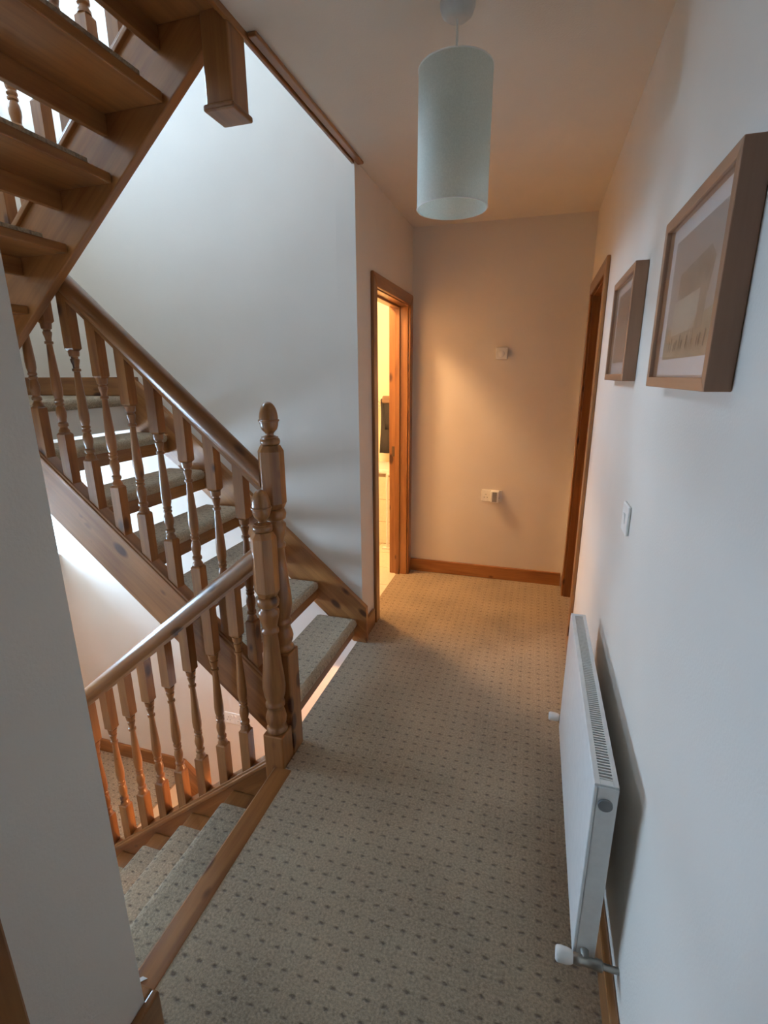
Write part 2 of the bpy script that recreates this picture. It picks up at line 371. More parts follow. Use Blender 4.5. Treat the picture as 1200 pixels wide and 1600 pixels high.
# doors
def doorway(name, label, side, x_face, depth, y0, y1, zh, leaf=None):
    # side +1: wall lies at smaller x than the hall (left wall); -1: wall at larger x
    e = tag(empty(name, (x_face, (y0+y1)/2, 0)), label, 'doorway', 'structure')
    lt = 0.03; aw = 0.07; at = 0.018
    xa, xb = sorted((x_face+side*0.001, x_face-side*depth))
    put('lining', MB().box(xa, xb, y0-0.005, y0+lt-0.005, 0, zh), PINE['z'], e, bevel=0.002)
    put('lining', MB().box(xa, xb, y1-lt+0.005, y1+0.005, 0, zh), PINE['z'], e, bevel=0.002)
    put('lining', MB().box(xa, xb, y0-0.005, y1+0.005, zh-lt, zh), PINE['y'], e, bevel=0.002)
    xs, xe = sorted((x_face-side*(depth-0.045), x_face-side*(depth-0.045-0.035)))
    st = 0.012
    put('stop', MB().box(xs, xe, y0+lt-0.005, y0+lt+st-0.005, 0, zh-lt), PINE['z'], e, bevel=0.002)
    put('stop', MB().box(xs, xe, y1-lt-st+0.005, y1-lt+0.005, 0, zh-lt), PINE['z'], e, bevel=0.002)
    put('stop', MB().box(xs, xe, y0+lt-0.005, y1-lt+0.005, zh-lt-st, zh-lt), PINE['y'], e, bevel=0.002)
    ya, yb = y0+lt-0.011-aw, y1-lt+0.011+aw
    zt = zh-lt+0.006+aw
    p, q = sorted((x_face, x_face+side*at))
    put('architrave', MB().prism([(ya, 0), (ya+aw, 0), (ya+aw, zt-aw), (ya, zt)], 'x', p, q), PINE['z'], e, bevel=0.005, seg=3)
    put('architrave', MB().prism([(yb-aw, 0), (yb, 0), (yb, zt), (yb-aw, zt-aw)], 'x', p, q), PINE['z'], e, bevel=0.005, seg=3)
    put('architrave', MB().prism([(ya, zt), (ya+aw, zt-aw), (yb-aw, zt-aw), (yb, zt)], 'x', p, q), PINE['y'], e, bevel=0.005, seg=3)
    return e
d1 = doorway('door_1', 'orange-lit pine doorway opening into the bright bathroom', 1, XL, 0.135, *D1)
put('strike_plate', MB().box(-0.995, -0.975, D1[1]-0.0265, D1[1]-0.0245, 0.925, 1.0), M_BRASS, d1)
d2 = doorway('door_2', 'brown pine doorway in the right wall beyond the small picture', -1, XR, 0.13, *D2)
put('door_leaf', MB().box(XR+0.087, XR+0.128, D2[0]+0.027, D2[1]-0.027, 0.004, D2[2]-0.033), PINE['z'], d2, bevel=0.002)
d3 = tag(empty('door_3', (XN, 0.1, 0)), 'pine door frame at the bottom left corner', 'doorway', 'structure')
put('architrave', MB().box(XN, XN+0.018, 0.309, 0.379, 0, 2.06), PINE['z'], d3, bevel=0.005)
put('architrave', MB().box(XN, XN+0.018, -0.62, 0.309, 1.99, 2.06), PINE['y'], d3, bevel=0.005)
put('door_leaf', MB().box(XN+0.0005, XN+0.006, -0.62, 0.309, 0.004, 1.99), PINE['z'], d3)

# ------------------------------------------------------------------ stairs
def carpet_profile(s, depth):
    # local x from nose (0) back by depth in direction -s ; z=0 at carpet top
    pts = []
    th, tt = 0.012, 0.042
    R = 0.021+0.006
    pts.append((-s*depth, 0)); pts.append((-s*0.035, 0))
    for k in range(9):
        a = math.pi/2-math.pi*k/8
        pts.append((s*(-0.027+R*math.cos(a)), -R+R*math.sin(a)))
    pts.append((-s*0.038, -2*R)); pts.append((-s*0.038, -2*R+th*0.8))
    pts.append((-s*0.030, -2*R+th*0.8)); pts.append((-s*0.018, -R)); pts.append((-s*0.030, -th)); pts.append((-s*depth, -th))
    return pts
def flight(name, label, s, noses, ya, yb, depth, ctrim, drop, cut=0.0, group='stair flights'):
    """s: +1 if nosings face +x, -1 if they face -x. noses: [(x, z_top)]"""
    e = tag(empty(name, (noses[0][0], (ya+yb)/2, noses[0][1])), label, 'stairs', group=group)
    proto = None
    for (x, z) in noses:
        ym = (ya+yb)/2
        W = Matrix.Translation((x, ym, z))
        if proto is None:
            xa, xb = sorted((-s*0.012, -s*depth))
            tb = MB()
            if cut: tb.prism([(x-s*0.012, ya+0.001), (x-s*0.012, yb-0.001), (x-s*depth, yb-0.001), (x-s*depth, ya+0.16), (x-s*(depth-cut), ya+0.001)], 'z', z-0.038, z-0.012)
            else: tb.box(x+xa, x+xb, ya+0.001, yb-0.001, z-0.042, z-0.012)
            t = put('tread', tb, PINE['y'], e, origin=(x, ym, z), bevel=0.004)
            xa, xb = sorted((x-s*0.026, x-s*0.046))
            r = put('riser_strip', MB().box(xa, xb, ya+0.001, yb-0.001, z-drop, z-0.042), PINE['y'], t, origin=(x, ym, z), bevel=0.002)
            pr = [(x+p, z+q) for p, q in carpet_profile(s, depth-0.004)]
            c = put('carpet', MB().prism(pr, 'y', ya+ctrim, yb-ctrim), M_CARPET, t, origin=(x, ym, z), smooth=40)
            proto = (t, r, c)
        else:
            t = again(proto[0], W, e); again(proto[1], W, t); again(proto[2], W, t)
    return e
def string_board(e, poly, ya, yb, roty):
    cx = sum(p[0] for p in poly)/len(poly); cz = sum(p[1] for p in poly)/len(poly)
    return put('string', MB().prism(poly, 'y', ya, yb), PINE['x'], e, origin=(cx, (ya+yb)/2, cz), roty=roty, bevel=0.003)

SD = 0.283
# flight going up to the half landing (rises towards -x, far lane)
G1, R1 = 0.230, 0.2057
F1 = flight('stair_flight', 'open-riser pine flight rising left along the stair wall with carpeted treads', 1, [(-0.893-G1*k, 0.157+R1*k) for k in range(6)], 1.5725, 2.425, 0.245, 0.030, 0.118, cut=0.065)
k1 = -R1/G1
zt = lambda x: 0.912+k1*(x+1.65)
SD1 = 0.258
string_board(F1, [(-0.93, zt(-0.93)), (-2.20, zt(-2.20)), (-2.20, zt(-2.20)-SD1), (-0.93, zt(-0.93)-SD1)], 1.5375, 1.5725, -math.atan(k1))
zw = lambda x: 0.423+k1*(x+1.07)
string_board(F1, [(-0.845, 0.0), (-0.845, zw(-0.845)), (-2.30, zw(-2.30)), (-2.30, HL-0.2), (-2.02, zw(-2.02)-SD), (-0.925, 0.0)], 2.425, 2.4595, -math.atan(k1))
put('riser_board', MB().box(-2.330, -2.312, 1.5735, 2.424, HL-0.19, HL-0.05), PINE['y'], F1)
# half landing above
b = MB().box(XW, -2.298, YN, YS, HL-0.19, HL-0.012, 1)
struct('floor_landing', b, [M_CARPET, M_SOFFIT], 'half landing slab between the two upper flights', 'floor')
pr = [(-0.893-6*G1+p, HL+q) for p, q in carpet_profile(1, 0.875)]
put('carpet', MB().prism(pr, 'y', YN+0.002, YS-0.02), M_CARPET, bpy.data.objects['floor_landing'], smooth=40)
# upper flight (rises towards +x, near lane), seen from below
G2, R2 = 0.224, 0.187
F2 = flight('stair_flight', 'dark pine flight overhead at top left seen from below', -1, [(-0.94-G2*(6-k), HL+R2*(k+1)) for k in range(6)], 0.63, 1.475, 0.262, 0.085, 0.100)
k2 = R2/G2
zu = lambda x: 2.365+k2*(x+1.01)
string_board(F2, [(-0.955, zu(-0.955)), (-0.955, zu(-0.955)+SD), (-2.27, zu(-2.27)+SD), (-2.27, zu(-2.27))], 1.475, 1.510, -math.atan(k2))
string_board(F2, [(-0.955, zu(-0.955)), (-0.955, zu(-0.955)+SD), (-2.27, zu(-2.27)+SD), (-2.27, zu(-2.27))], 0.601, 0.630, -math.atan(k2))
put('riser_strip', MB().box(-0.915, -0.895, 0.631, 1.455, ZU-0.24, ZU-0.03), PINE['y'], F2)
# flight going down (descends towards -x, near lane)
G0, R0 = 0.228, 0.188
F0 = flight('stair_flight', 'carpeted flight descending left below the lower handrail', -1, [(-0.905-G0*k, -R0*k) for k in range(1, 7)], 0.63, 1.4535, 0.262, 0.080, 0.105)
k0 = R0/G0
zd = lambda x: -0.420+k0*(x+1.426)
string_board(F0, [(-0.93, zd(-0.93)), (-2.50, zd(-2.50)), (-2.50, zd(-2.50)-SD), (-0.93, zd(-0.93)-SD)], 1.4535, 1.4885, -math.atan(k0))
string_board(F0, [(-0.93, zd(-0.93)), (-2.50, zd(-2.50)), (-2.50, zd(-2.50)-SD), (-0.93, zd(-0.93)-SD)], 0.601, 0.630, -math.atan(k0))
# half landing below and the lower flight
b = MB().box(XW, -2.29, 1.53, YS, LL-0.19, LL-0.012, 1).box(XW, -2.525, YN, 1.53, LL-0.19, LL-0.012, 1)
b.box(XW, -2.29, 1.53, YS, LL-0.012, LL).box(XW, -2.505, YN, 1.53, LL-0.012, LL)
struct('floor_landing_lower', b, [M_CARPET, M_SOFFIT], 'carpeted half landing below, seen between the lower balusters', 'floor')
FL = flight('stair_flight', 'lowest flight dropping right from the half landing below', 1, [(-2.285+G1*k, LL-R1*k) for k in range(1, 7)], 1.5725, 2.425, 0.245, 0.030, 0.118)
zl = lambda x: LL+0.10-(R1/G1)*(x+2.27)
string_board(FL, [(-2.32, LL-0.19), (-2.32, LL+0.11), (-2.28, LL+0.11), (-0.90, zl(-0.90)), (-0.90, zl(-0.90)-SD), (-2.10, zl(-2.10)-SD)], 2.425, 2.4595, math.atan(R1/G1))
string_board(FL, [(-2.28, zl(-2.28)), (-0.90, zl(-0.90)), (-0.90, zl(-0.90)-SD), (-2.28, zl(-2.28)-SD)], 1.5375, 1.5725, math.atan(R1/G1))

# ------------------------------------------------------------------ balustrades
def octo(h, c): return [(h-c, -h), (h, -h+c), (h, h-c), (h-c, h), (-h+c, h), (-h, h-c), (-h, -h+c), (-h+c, -h)]
def newel_block(mb, cx, cy, z0, z1, h=0.042, c=0.0, c_end=0.0):
    if c == 0: return mb.box(cx-h, cx+h, cy-h, cy+h, z0, z1)
    rings = [(z0, h*0.80, 0.030), (z0+0.022, h, 0.024), (z1-0.022, h, 0.024), (z1, h*0.80, 0.030)]
    vs = []; fs = []
    for z, hh, cc in rings: vs += [(cx+p, cy+q, z) for p, q in octo(hh, cc*hh/h)]
    for i in range(3):
        for k in range(8): fs.append((i*8+k, i*8+(k+1) % 8, (i+1)*8+(k+1) % 8, (i+1)*8+k))
    fs.append(tuple(range(8))[::-1]); fs.append(tuple(range(24, 32)))
    return mb.add(vs, fs)
def newel(parent, cx, cy, zbot, zblk, ztop_blk0, ztop_blk1, zacorn):
    mb = MB(); newel_block(mb, cx, cy, zbot, zblk)
    n = put('newel_post', mb, PINE['z'], parent, origin=(cx, cy, zbot), bevel=0.005)
    a, L = zblk, ztop_blk0-zblk
    pf = [(0.0, .034), (.012, .041), (.028, .041), (.040, .035), (.052, .032), (.075, .0385), (.105, .0415), (.135, .0385), (.165, .033), (.195, .031), (.203, .037), (.222, .038), (.232, .033), (.25, .034), (.29, .0405), (.34, .044), (.40, .0425), (.50, .037), (.62, .031), (.735, .027), (.745, .033), (.765, .033), (.775, .027), (.80, .029), (.84, .035), (.875, .039), (.90, .038), (.912, .030), (.925, .029), (.935, .039), (.965, .042), (.985, .039), (1.0, .033)]
    put('turned_shaft', MB().lathe([(a+t*L, r) for t, r in pf], cx, cy, 24), PINE['z'], n, origin=(cx, cy, a), smooth=60)
    mb = MB(); newel_block(mb, cx, cy, ztop_blk0, ztop_blk1, 0.0425, 0.02)
    put('chamfered_block', mb, PINE['z'], n, origin=(cx, cy, ztop_blk0), bevel=0.002)
    h = zacorn-ztop_blk1
    af = [(0, .030), (.03, .034), (.09, .0355), (.14, .034), (.165, .029), (.19, .030), (.205, .024), (.23, .015), (.27, .0145), (.30, .018), (.36, .0265), (.44, .0310), (.52, .0325), (.545, .0328), (.55, .0360), (.575, .0370), (.595, .0360), (.60, .0325)]
    af += [(.60+.40*math.sin(math.pi/2*k/9), .0325*math.cos(math.pi/2*k/9)**0.9+.0004) for k in range(1, 10)]
    put('acorn_finial', MB().lathe([(ztop_blk1+t*h, r) for t, r in af], cx, cy, 24), PINE['z'], n, origin=(cx, cy, ztop_blk1), smooth=60)
    return n
BP = [(0.0, .0200), (.02, .0195), (.035, .0150), (.05, .0135), (.062, .0185), (.085, .0185), (.10, .0140), (.125, .0150), (.155, .0180), (.19, .0188), (.225, .0165), (.25, .0125), (.262, .0165), (.275, .0165), (.285, .0130), (.297, .0165), (.31, .0165), (.32, .0140), (.36, .0178), (.42, .0190), (.52, .0172), (.70, .0130), (.815, .0105), (.82, .0155), (.84, .0155), (.845, .0108), (.87, .0115), (.905, .0155), (.925, .0165), (.932, .0125), (.945, .0125), (.952, .0180), (.98, .0195), (1.0, .0200)]
def baluster_mesh(height, slope, hb=0.19, ht=0.19, h=0.0205):
    """local: z=0 on the rake line at the centre; ends cut to the rake"""
    mb = MB()
    def rk(z, raked, cc=0.0): return [(x, y, z+(slope*x if raked else 0)) for x, y in ((-h+cc, -h+cc), (h-cc, -h+cc), (h-cc, h-cc), (-h+cc, h-cc))]
    for rings in ((rk(-0.004, True), rk(hb-0.008, False), rk(hb, False, 0.006)), (rk(height-ht, False, 0.006), rk(height-ht+0.008, False), rk(height+0.004, True))):
        vs = [p for r in rings for p in r]; fs = [(3, 2, 1, 0), (8, 9, 10, 11)]
        for i in range(2):
            for k in range(4): fs.append((i*4+k, i*4+(k+1) % 4, (i+1)*4+(k+1) % 4, (i+1)*4+k))
        mb.add(vs, fs)
    L = height-hb-ht
    mb.lathe([(hb+t*L, r) for t, r in BP], 0, 0, 16)
    return mb
RAIL = [(-.020, 0), (-.020, .012), (-.031, .024), (-.0335, .040), (-.031, .054), (-.024, .066), (-.012, .0735), (0, .0755), (.012, .0735), (.024, .066), (.031, .054), (.0335, .040), (.031, .024), (.020, .012), (.020, 0)]
def balustrade(name, label, yc, x0, x1, zbase, slope, clear, xs, group='balustrades'):
    """zbase(x): top of base rail; clear: base rail top to handrail underside"""
    e = tag(empty(name, (x0, yc, zbase(x0))), label, 'balustrade', group=group)
    a = -math.atan(slope)
    xm = (x0+x1)/2
    put('base_rail', MB().raked([(yc-.031, -.032), (yc-.031, -.015), (yc-.026, -.011), (yc-.026, -.003), (yc-.023, 0), (yc+.023, 0), (yc+.026, -.003), (yc+.026, -.011), (yc+.031, -.015), (yc+.031, -.032)], x0, x1, zbase(x0), slope), PINE['x'], e, origin=(xm, yc, zbase(xm)), roty=a, bevel=0.002)
    put('handrail', MB().raked([(yc+p, clear+q/math.cos(a)) for p, q in RAIL], x0, x1, zbase(x0), slope), PINE['x'], e, origin=(xm, yc, zbase(xm)+clear), roty=a, smooth=35)
    proto = None
    for x in xs:
        z = zbase(x)
        if proto is None:
            mb = baluster_mesh(clear, slope); mb.v = [(p[0]+x, p[1]+yc, p[2]+z) for p in mb.v]
            proto = put('baluster', mb, PINE['z'], e, origin=(x, yc, z), smooth=35)
        else: again(proto, Matrix.Translation((x, yc, z)), e)
    return e
YB1 = 1.555
bal1 = balustrade('balustrade', 'pine balustrade with handrail climbing left from the taller newel', YB1, -0.925, -2.22, lambda x: zt(x)+0.028, k1, 0.795, [-1.366-0.1145*k+0.3435 for k in range(10)])
newel(bal1, -0.891, YB1, -0.24, 0.455, 1.035, 1.267, 1.4155)
newel(bal1, -2.275, 1.535, 0.95, 1.70, 2.20, 2.43, 2.58)
YB0 = 1.471
bal0 = balustrade('balustrade', 'pine balustrade with glossy handrail dropping left from the shorter newel', YB0, -0.925, -2.48, lambda x: zd(x)+0.028, k0, 0.800, [-1.042-0.1185*k for k in range(12)])
newel(bal0, -0.895, YB0, -0.34, 0.140, 0.724, 0.971, 1.1225)
bal2 = balustrade('balustrade', 'pine balustrade along the overhead flight at the top left', 1.4925, -0.955, -2.24, lambda x: zu(x)+SD+0.028, k2, 0.80, [-1.05-0.112*k for k in range(10)])
hn = put('newel_post', MB().box(-0.97, -0.885, 1.460, 1.550, 2.252, 3.75), PINE['z'], bal2, bevel=0.004)
hn['label'] = 'square pine drop newel hanging below the ceiling'
put('newel_cap', MB().box(-0.978, -0.877, 1.452, 1.558, 2.234, 2.252), PINE['y'], hn, bevel=0.006, seg=3)

# ------------------------------------------------------------------ pendant lamp
px, py = -0.279, 1.624
e = tag(empty('pendant_lamp', (px, py, ZC)), 'white fabric cylinder pendant lamp hanging from the hall ceiling', 'lamp')
put('ceiling_rose', MB().lathe([(ZC-0.034, .012), (ZC-0.032, .030), (ZC-0.022, .042), (ZC-0.008, .047), (ZC, .048)], px, py, 28), plain('shadowed_rose_plastic', (0.60, 0.58, 0.55), 0.4), e, smooth=50)  # rose toned down to grey: its shadow is put into the colour
put('cord', MB().tube([(px, py, ZC-0.03), (px+0.001, py, ZC-0.09), (px, py, 2.235)], 0.0032, 8), M_PLASTIC, e, smooth=True)
R, z0, z1 = 0.1025, 1.972, 2.312
n = 56; vs = []; fs = []
for r_, z_ in ((R, z0), (R, z1), (R-0.0015, z1), (R-0.0015, z0)):
    vs += [(px+r_*math.cos(2*math.pi*k/n), py+r_*math.sin(2*math.pi*k/n), z_) for k in range(n)]
for i in range(4):
    for k in range(n): fs.append((i*n+k, i*n+(k+1) % n, ((i+1) % 4)*n+(k+1) % n, ((i+1) % 4)*n+k))
sh = put('lamp_shade', MB().add(vs, fs), M_SHADE, e, smooth=50)
mb = MB()
for zz in (z0, z1):
    mb = MB(); mb.tube([(px+(R+0.0002)*math.cos(2*math.pi*k/40), py+(R+0.0002)*math.sin(2*math.pi*k/40), zz) for k in range(41)], 0.0018, 6)
    put('shade_rim', mb, M_PLASTIC, sh, smooth=True)
mb = MB()
for k in range(3):
    a = 2*math.pi*k/3+0.4
    mb.tube([(px+0.02*math.cos(a), py+0.02*math.sin(a), z1-0.03), (px+R*math.cos(a), py+R*math.sin(a), z1-0.003)], 0.0015, 6)
mb.lathe([(z1-0.034, .02), (z1-0.026, .02)], px, py, 16)
put('shade_carrier', mb, M_WHITE, sh)
put('lamp_holder', MB().lathe([(z1-0.11, .018), (z1-0.05, .020), (z1-0.04, .014), (z1-0.02, .012)], px, py, 16), M_PLASTIC, e, smooth=50)
put('bulb', MB().lathe([(z1-0.235, .003), (z1-0.228, .018), (z1-0.205, .029), (z1-0.18, .030), (z1-0.15, .022), (z1-0.11, .014)], px, py, 20), M_WHITE, e, smooth=60)

# ------------------------------------------------------------------ framed pictures on the right wall
def picture(label, y0, y1, z0, z1, x0, art):
    e = tag(empty('picture_frame', (XR, (y0+y1)/2, z0)), label, 'picture', group='framed pictures on the right wall')
    fw_ = 0.021; xw = XR-0.0005
    for nm, poly in (('frame_bar', [(y0, z0), (y1, z0), (y1-fw_, z0+fw_), (y0+fw_, z0+fw_)]), ('frame_bar', [(y0, z1), (y1, z1), (y1-fw_, z1-fw_), (y0+fw_, z1-fw_)])):
        put(nm, MB().prism(poly, 'x', x0, xw), OAK['y'], e, bevel=0.0015)
    for poly in ([(y0, z0), (y0+fw_, z0+fw_), (y0+fw_, z1-fw_), (y0, z1)], [(y1, z0), (y1-fw_, z0+fw_), (y1-fw_, z1-fw_), (y1, z1)]):
        put('frame_bar', MB().prism(poly, 'x', x0, xw), OAK['z'], e, bevel=0.0015)
    xm = x0+0.016
    put('mount_board', MB().box(xm, xm+0.004, y0+fw_, y1-fw_, z0+fw_, z1-fw_), M_MOUNT, e)
    art(e, xm, y0+fw_, y1-fw_, z0+fw_, z1-fw_)
    put('glass', MB().box(x0+0.005, x0+0.007, y0+fw_, y1-fw_, z0+fw_, z1-fw_), M_PGLASS, e)
    return e
def printmat(name, col, var, scale):
    return plain(name, col, 0.8, noise=var, scale=scale)
A_BG = printmat('print_taupe', (0.46, 0.40, 0.345), 0.05, 18)
A_SAND = printmat('print_sand', (0.40, 0.33, 0.22), 0.12, 22)
A_ROOF = printmat('print_brown', (0.33, 0.265, 0.195), 0.15, 25)
A_LIGHT = printmat('print_pale', (0.52, 0.47, 0.37), 0.06, 20)
A_INK = printmat('print_ink', (0.12, 0.095, 0.075), 0.3, 60)
A_GREY = printmat('print_grey', (0.30, 0.245, 0.20), 0.45, 90)
A_PINK = printmat('print_umber', (0.40, 0.315, 0.25), 0.2, 45)
def quads(name, e, x, items, lab):
    # flat printed shapes in the picture plane: [(material, polygon(y,z))], each a hair in front of the last
    mats = []; mb = MB()
    for i, (mt, poly) in enumerate(items):
        if mt not in mats: mats.append(mt)
        xx = x-0.0003-0.0001*i
        mb.add([(xx, p, q) for p, q in poly], [tuple(range(len(poly)))], mats.index(mt))
    o = put(name, mb, mats, e); o['label'] = lab
    return o
def art_big(e, x, y0, y1, z0, z1):
    W, H = y1-y0, z1-z0
    P = lambda u, v: (y1-u*W, z0+v*H)       # u: 0 at the far end, 1 near the viewer; v: 0 at the bottom
    pg = lambda *q: [P(*p) for p in q]
    it = [(A_BG, pg((.09, .12), (.98, .12), (.98, .90), (.09, .90)))]
    it.append((A_SAND, pg((.09, .12), (.98, .12), (.98, .40), (.70, .36), (.40, .30), (.09, .33))))
    it.append((A_ROOF, pg((.26, .50), (.76, .47), (.80, .64), (.72, .72), (.26, .66))))
    it.append((A_LIGHT, pg((.22, .27), (.62, .29), (.64, .51), (.22, .49))))
    it.append((A_ROOF, pg((.64, .27), (.74, .29), (.75, .47), (.64, .50))))
    rnd = random.Random(3)
    for u in (.20, .24, .30, .33, .40, .44, .52, .60, .70, .73, .80):
        h = rnd.uniform(.05, .10); wv = rnd.uniform(.008, .016)
        it.append((A_INK, pg((u, .17+rnd.uniform(-.01, .03)), (u+wv, .17), (u+wv*2.2, .17+h), (u+wv, .17+h*1.15))))
    for u in (.58, .61):
        it.append((A_LIGHT, pg((u, .17), (u+.012, .17), (u+.012, .33), (u, .33))))
    quads('print', e, x, it, 'faded beige sketch of a pale house')
def art_small(e, x, y0, y1, z0, z1):
    W, H = y1-y0, z1-z0
    P = lambda u, v: (y1-u*W, z0+v*H)
    pg = lambda *q: [P(*p) for p in q]
    it = [(A_GREY, pg((.09, .13), (.97, .13), (.97, .90), (.09, .90))), (A_PINK, pg((.09, .17), (.97, .15), (.97, .52), (.55, .58), (.09, .50)))]
    rnd = random.Random(5)
    for k in range(16):
        u = .12+.05*k; h = rnd.uniform(.10, .22); v = .62+rnd.uniform(-.06, .06)
        it.append((A_INK, pg((u, v), (u+.012, v), (u+.02, v+h), (u+.006, v+h*1.1))))
    for k in range(7):
        u = .12+.11*k
        it.append((A_LIGHT, pg((u, .24), (u+.025, .25), (u+.02, .33), (u+.004, .32))))
    quads('print', e, x, it, 'grey-brown print of bare trees')
picture('oak picture frame nearest the viewer with a faded pale house sketch', 0.881, 1.320, 1.474, 1.811, 0.242, art_big)
picture('oak picture frame next to the doorway with a grey-brown tree print', 1.692, 2.120, 1.481, 1.815, 0.243, art_small)

# ------------------------------------------------------------------ radiator
ry0, ry1, rz0, rz1, rx0, rx1 = 0.966, 1.804, 0.14, 0.645, 0.180, 0.231
e = tag(empty('radiator', (0.205, (ry0+ry1)/2, rz0)), 'white panel radiator with slotted top grille on the right wall', 'radiator')
put('front_panel', MB().box(rx0, rx0+0.008, ry0, ry1, rz0, rz1-0.006), M_WHITE, e, bevel=0.003)
put('back_panel', MB().box(rx1-0.006, rx1, ry0+0.004, ry1-0.004, rz0+0.004, rz1-0.012), M_WHITE, e)
mb = MB()
for k in range(34):
    y = ry0+0.02+(ry1-ry0-0.04)*k/33
    mb.box(rx0+0.009, rx1-0.007, y-0.0007, y+0.0007, rz0+0.02, rz1-0.03)
put('convector_fins', mb, M_DARK, e)  # fins coloured dark so the grille slots look shaded
for (a, c) in ((ry0, ry0+0.004), (ry1-0.004, ry1)):
    put('end_panel', MB().box(rx0+0.008, rx1, a, c, rz0+0.002, rz1-0.004), M_WHITE, e, bevel=0.002)
mb = MB(); zg0, zg1 = rz1-0.008, rz1
mb.box(rx0+0.001, rx0+0.013, ry0+0.004, ry1-0.004, zg0, zg1).box(rx1-0.011, rx1, ry0+0.004, ry1-0.004, zg0, zg1)
mb.box(rx0+0.013, rx1-0.011, ry0+0.004, ry0+0.020, zg0, zg1).box(rx0+0.013, rx1-0.011, ry1-0.020, ry1-0.004, zg0, zg1)
g = put('top_grille', mb, M_WHITE, e, bevel=0.001)
nb = 88; pitch = (ry1-ry0-0.040)/nb; sl = None
for k in range(nb):
    y = ry0+0.020+pitch*(k+0.5)
    W = Matrix.Translation((0.2, y, zg1-0.003))
    if sl is None: sl = put('grille_slat', MB().box(rx0+0.013, rx1-0.011, y-pitch*0.19, y+pitch*0.19, zg1-0.0055, zg1-0.0007), M_WHITE, g, origin=(0.2, y, zg1-0.003))
    else: again(sl, W, g)
c = put('blanking_plug', MB().lathe([(ry0-0.006, .0125), (ry0-0.005, .0145), (ry0+0.001, .0150)], rz1-0.045, 0.2065, 24, axis='y'), M_METAL, e, smooth=50)
def lathe_y(prof, cx, cz, n=20):
    mb = MB(); vs = []; fs = []
    for y, r in prof:
        vs += [(cx+r*math.cos(2*math.pi*k/n), y, cz+r*math.sin(2*math.pi*k/n)) for k in range(n)]
    for i in range(len(prof)-1):
        for k in range(n): fs.append((i*n+k, (i+1)*n+k, (i+1)*n+(k+1) % n, i*n+(k+1) % n))
    fs.append(tuple(range(n))); fs.append(tuple(range((len(prof)-1)*n, len(prof)*n))[::-1])
    return mb.add(vs, fs)
bpy.data.objects.remove(c, do_unlink=True)
put('blanking_plug', lathe_y([(ry0-0.006, .0125), (ry0-0.005, .0150), (ry0+0.001, .0155)], 0.2065, rz1-0.047, 24), plain('grey_plug_cap', (0.22, 0.22, 0.22), 0.45), e, smooth=50)
def lathe_x(prof, cy, cz, n=20):
    mb = MB(); vs = []; fs = []
    for x, r in prof:
        vs += [(x, cy+r*math.cos(2*math.pi*k/n), cz+r*math.sin(2*math.pi*k/n)) for k in range(n)]
    for i in range(len(prof)-1):
        for k in range(n): fs.append((i*n+k, i*n+(k+1) % n, (i+1)*n+(k+1) % n, (i+1)*n+k))
    fs.append(tuple(range(n))[::-1]); fs.append(tuple(range((len(prof)-1)*n, len(prof)*n)))
    return mb.add(vs, fs)
def valve(yv, zv, toward):
    v = put('valve', lathe_x([(0.178, .010), (0.182, .0125), (0.196, .0125), (0.200, .0105), (0.228, .0105), (0.231, .0125), (0.243, .0125), (0.246, .0075), (XR, .0075)], yv, zv), M_METAL, e, smooth=50)
    put('valve_tail', lathe_y([(min(yv, yv+toward), .009), (max(yv, yv+toward), .011)], 0.206, zv+0.004), M_METAL, v, smooth=50)
    put('valve_head', lathe_x([(0.140, .0135), (0.143, .0165), (0.150, .0175), (0.166, .0170), (0.176, .0145), (0.179, .012)], yv, zv), M_PLASTIC, v, smooth=40)
    return v
valve(0.945, 0.158, 0.03)
valve(1.832, 0.165, -0.035)
for yy in (1.25, 1.62):
    put('wall_bracket', MB().box(rx1, XR-0.0005, yy-0.012, yy+0.012, 0.24, 0.42), M_WHITE, e)

# ------------------------------------------------------------------ wall fittings
def rounded_plate(e, nm, axis_x, a, mat, bev=0.003):
    return put(nm, a, mat, e, bevel=bev)
e = tag(empty('light_switch', (XR, 1.53, 1.05)), 'white square light switch on the right wall above the radiator', 'switch')
put('switch_plate', MB().box(XR-0.009, XR-0.0005, 1.487, 1.573, 1.052, 1.138), M_PLASTIC, e, bevel=0.003)
put('rocker', MB().prism([(XR-0.009, 1.080), (XR-0.009, 1.110), (XR-0.0125, 1.110), (XR-0.0105, 1.080)], 'y', 1.520, 1.540), M_PLASTIC, e, bevel=0.001)
e = tag(empty('thermostat', (-0.25, YF, 1.605)), 'small white square thermostat high on the far wall', 'thermostat')
put('thermostat_body', MB().box(-0.289, -0.209, YF-0.030, YF-0.0005, 1.605, 1.683), M_PLASTIC, e, bevel=0.006, seg=3)
put('dial', lathe_y([(YF-0.036, .018), (YF-0.034, .021), (YF-0.029, .021)], -0.249, 1.640), M_WHITE, e, smooth=50)
def socket(label, xc, y, zc, group='double sockets'):
    e = tag(empty('wall_socket', (xc, y, zc)), label, 'socket', group=group)
    put('faceplate', MB().box(xc-0.073, xc+0.073, y-0.009, y-0.0005, zc-0.043, zc+0.043), M_PLASTIC, e, bevel=0.003)
    for s in (-1, 1):
        put('switch_rocker', MB().box(xc+s*0.012-0.005, xc+s*0.012+0.005, y-0.012, y-0.008, zc+0.012, zc+0.028), M_WHITE, e, bevel=0.001)
        for dx, dz in ((0, 0.008), (-0.011, -0.014), (0.011, -0.014)):
            put('painted_pin_hole', MB().box(xc+s*0.042+dx-0.003, xc+s*0.042+dx+0.003, y-0.0094, y-0.0085, zc+dz-0.002, zc+dz+0.002), M_DARK, e)  # dark pads on the faceplate; the shade of the holes is painted
    return e
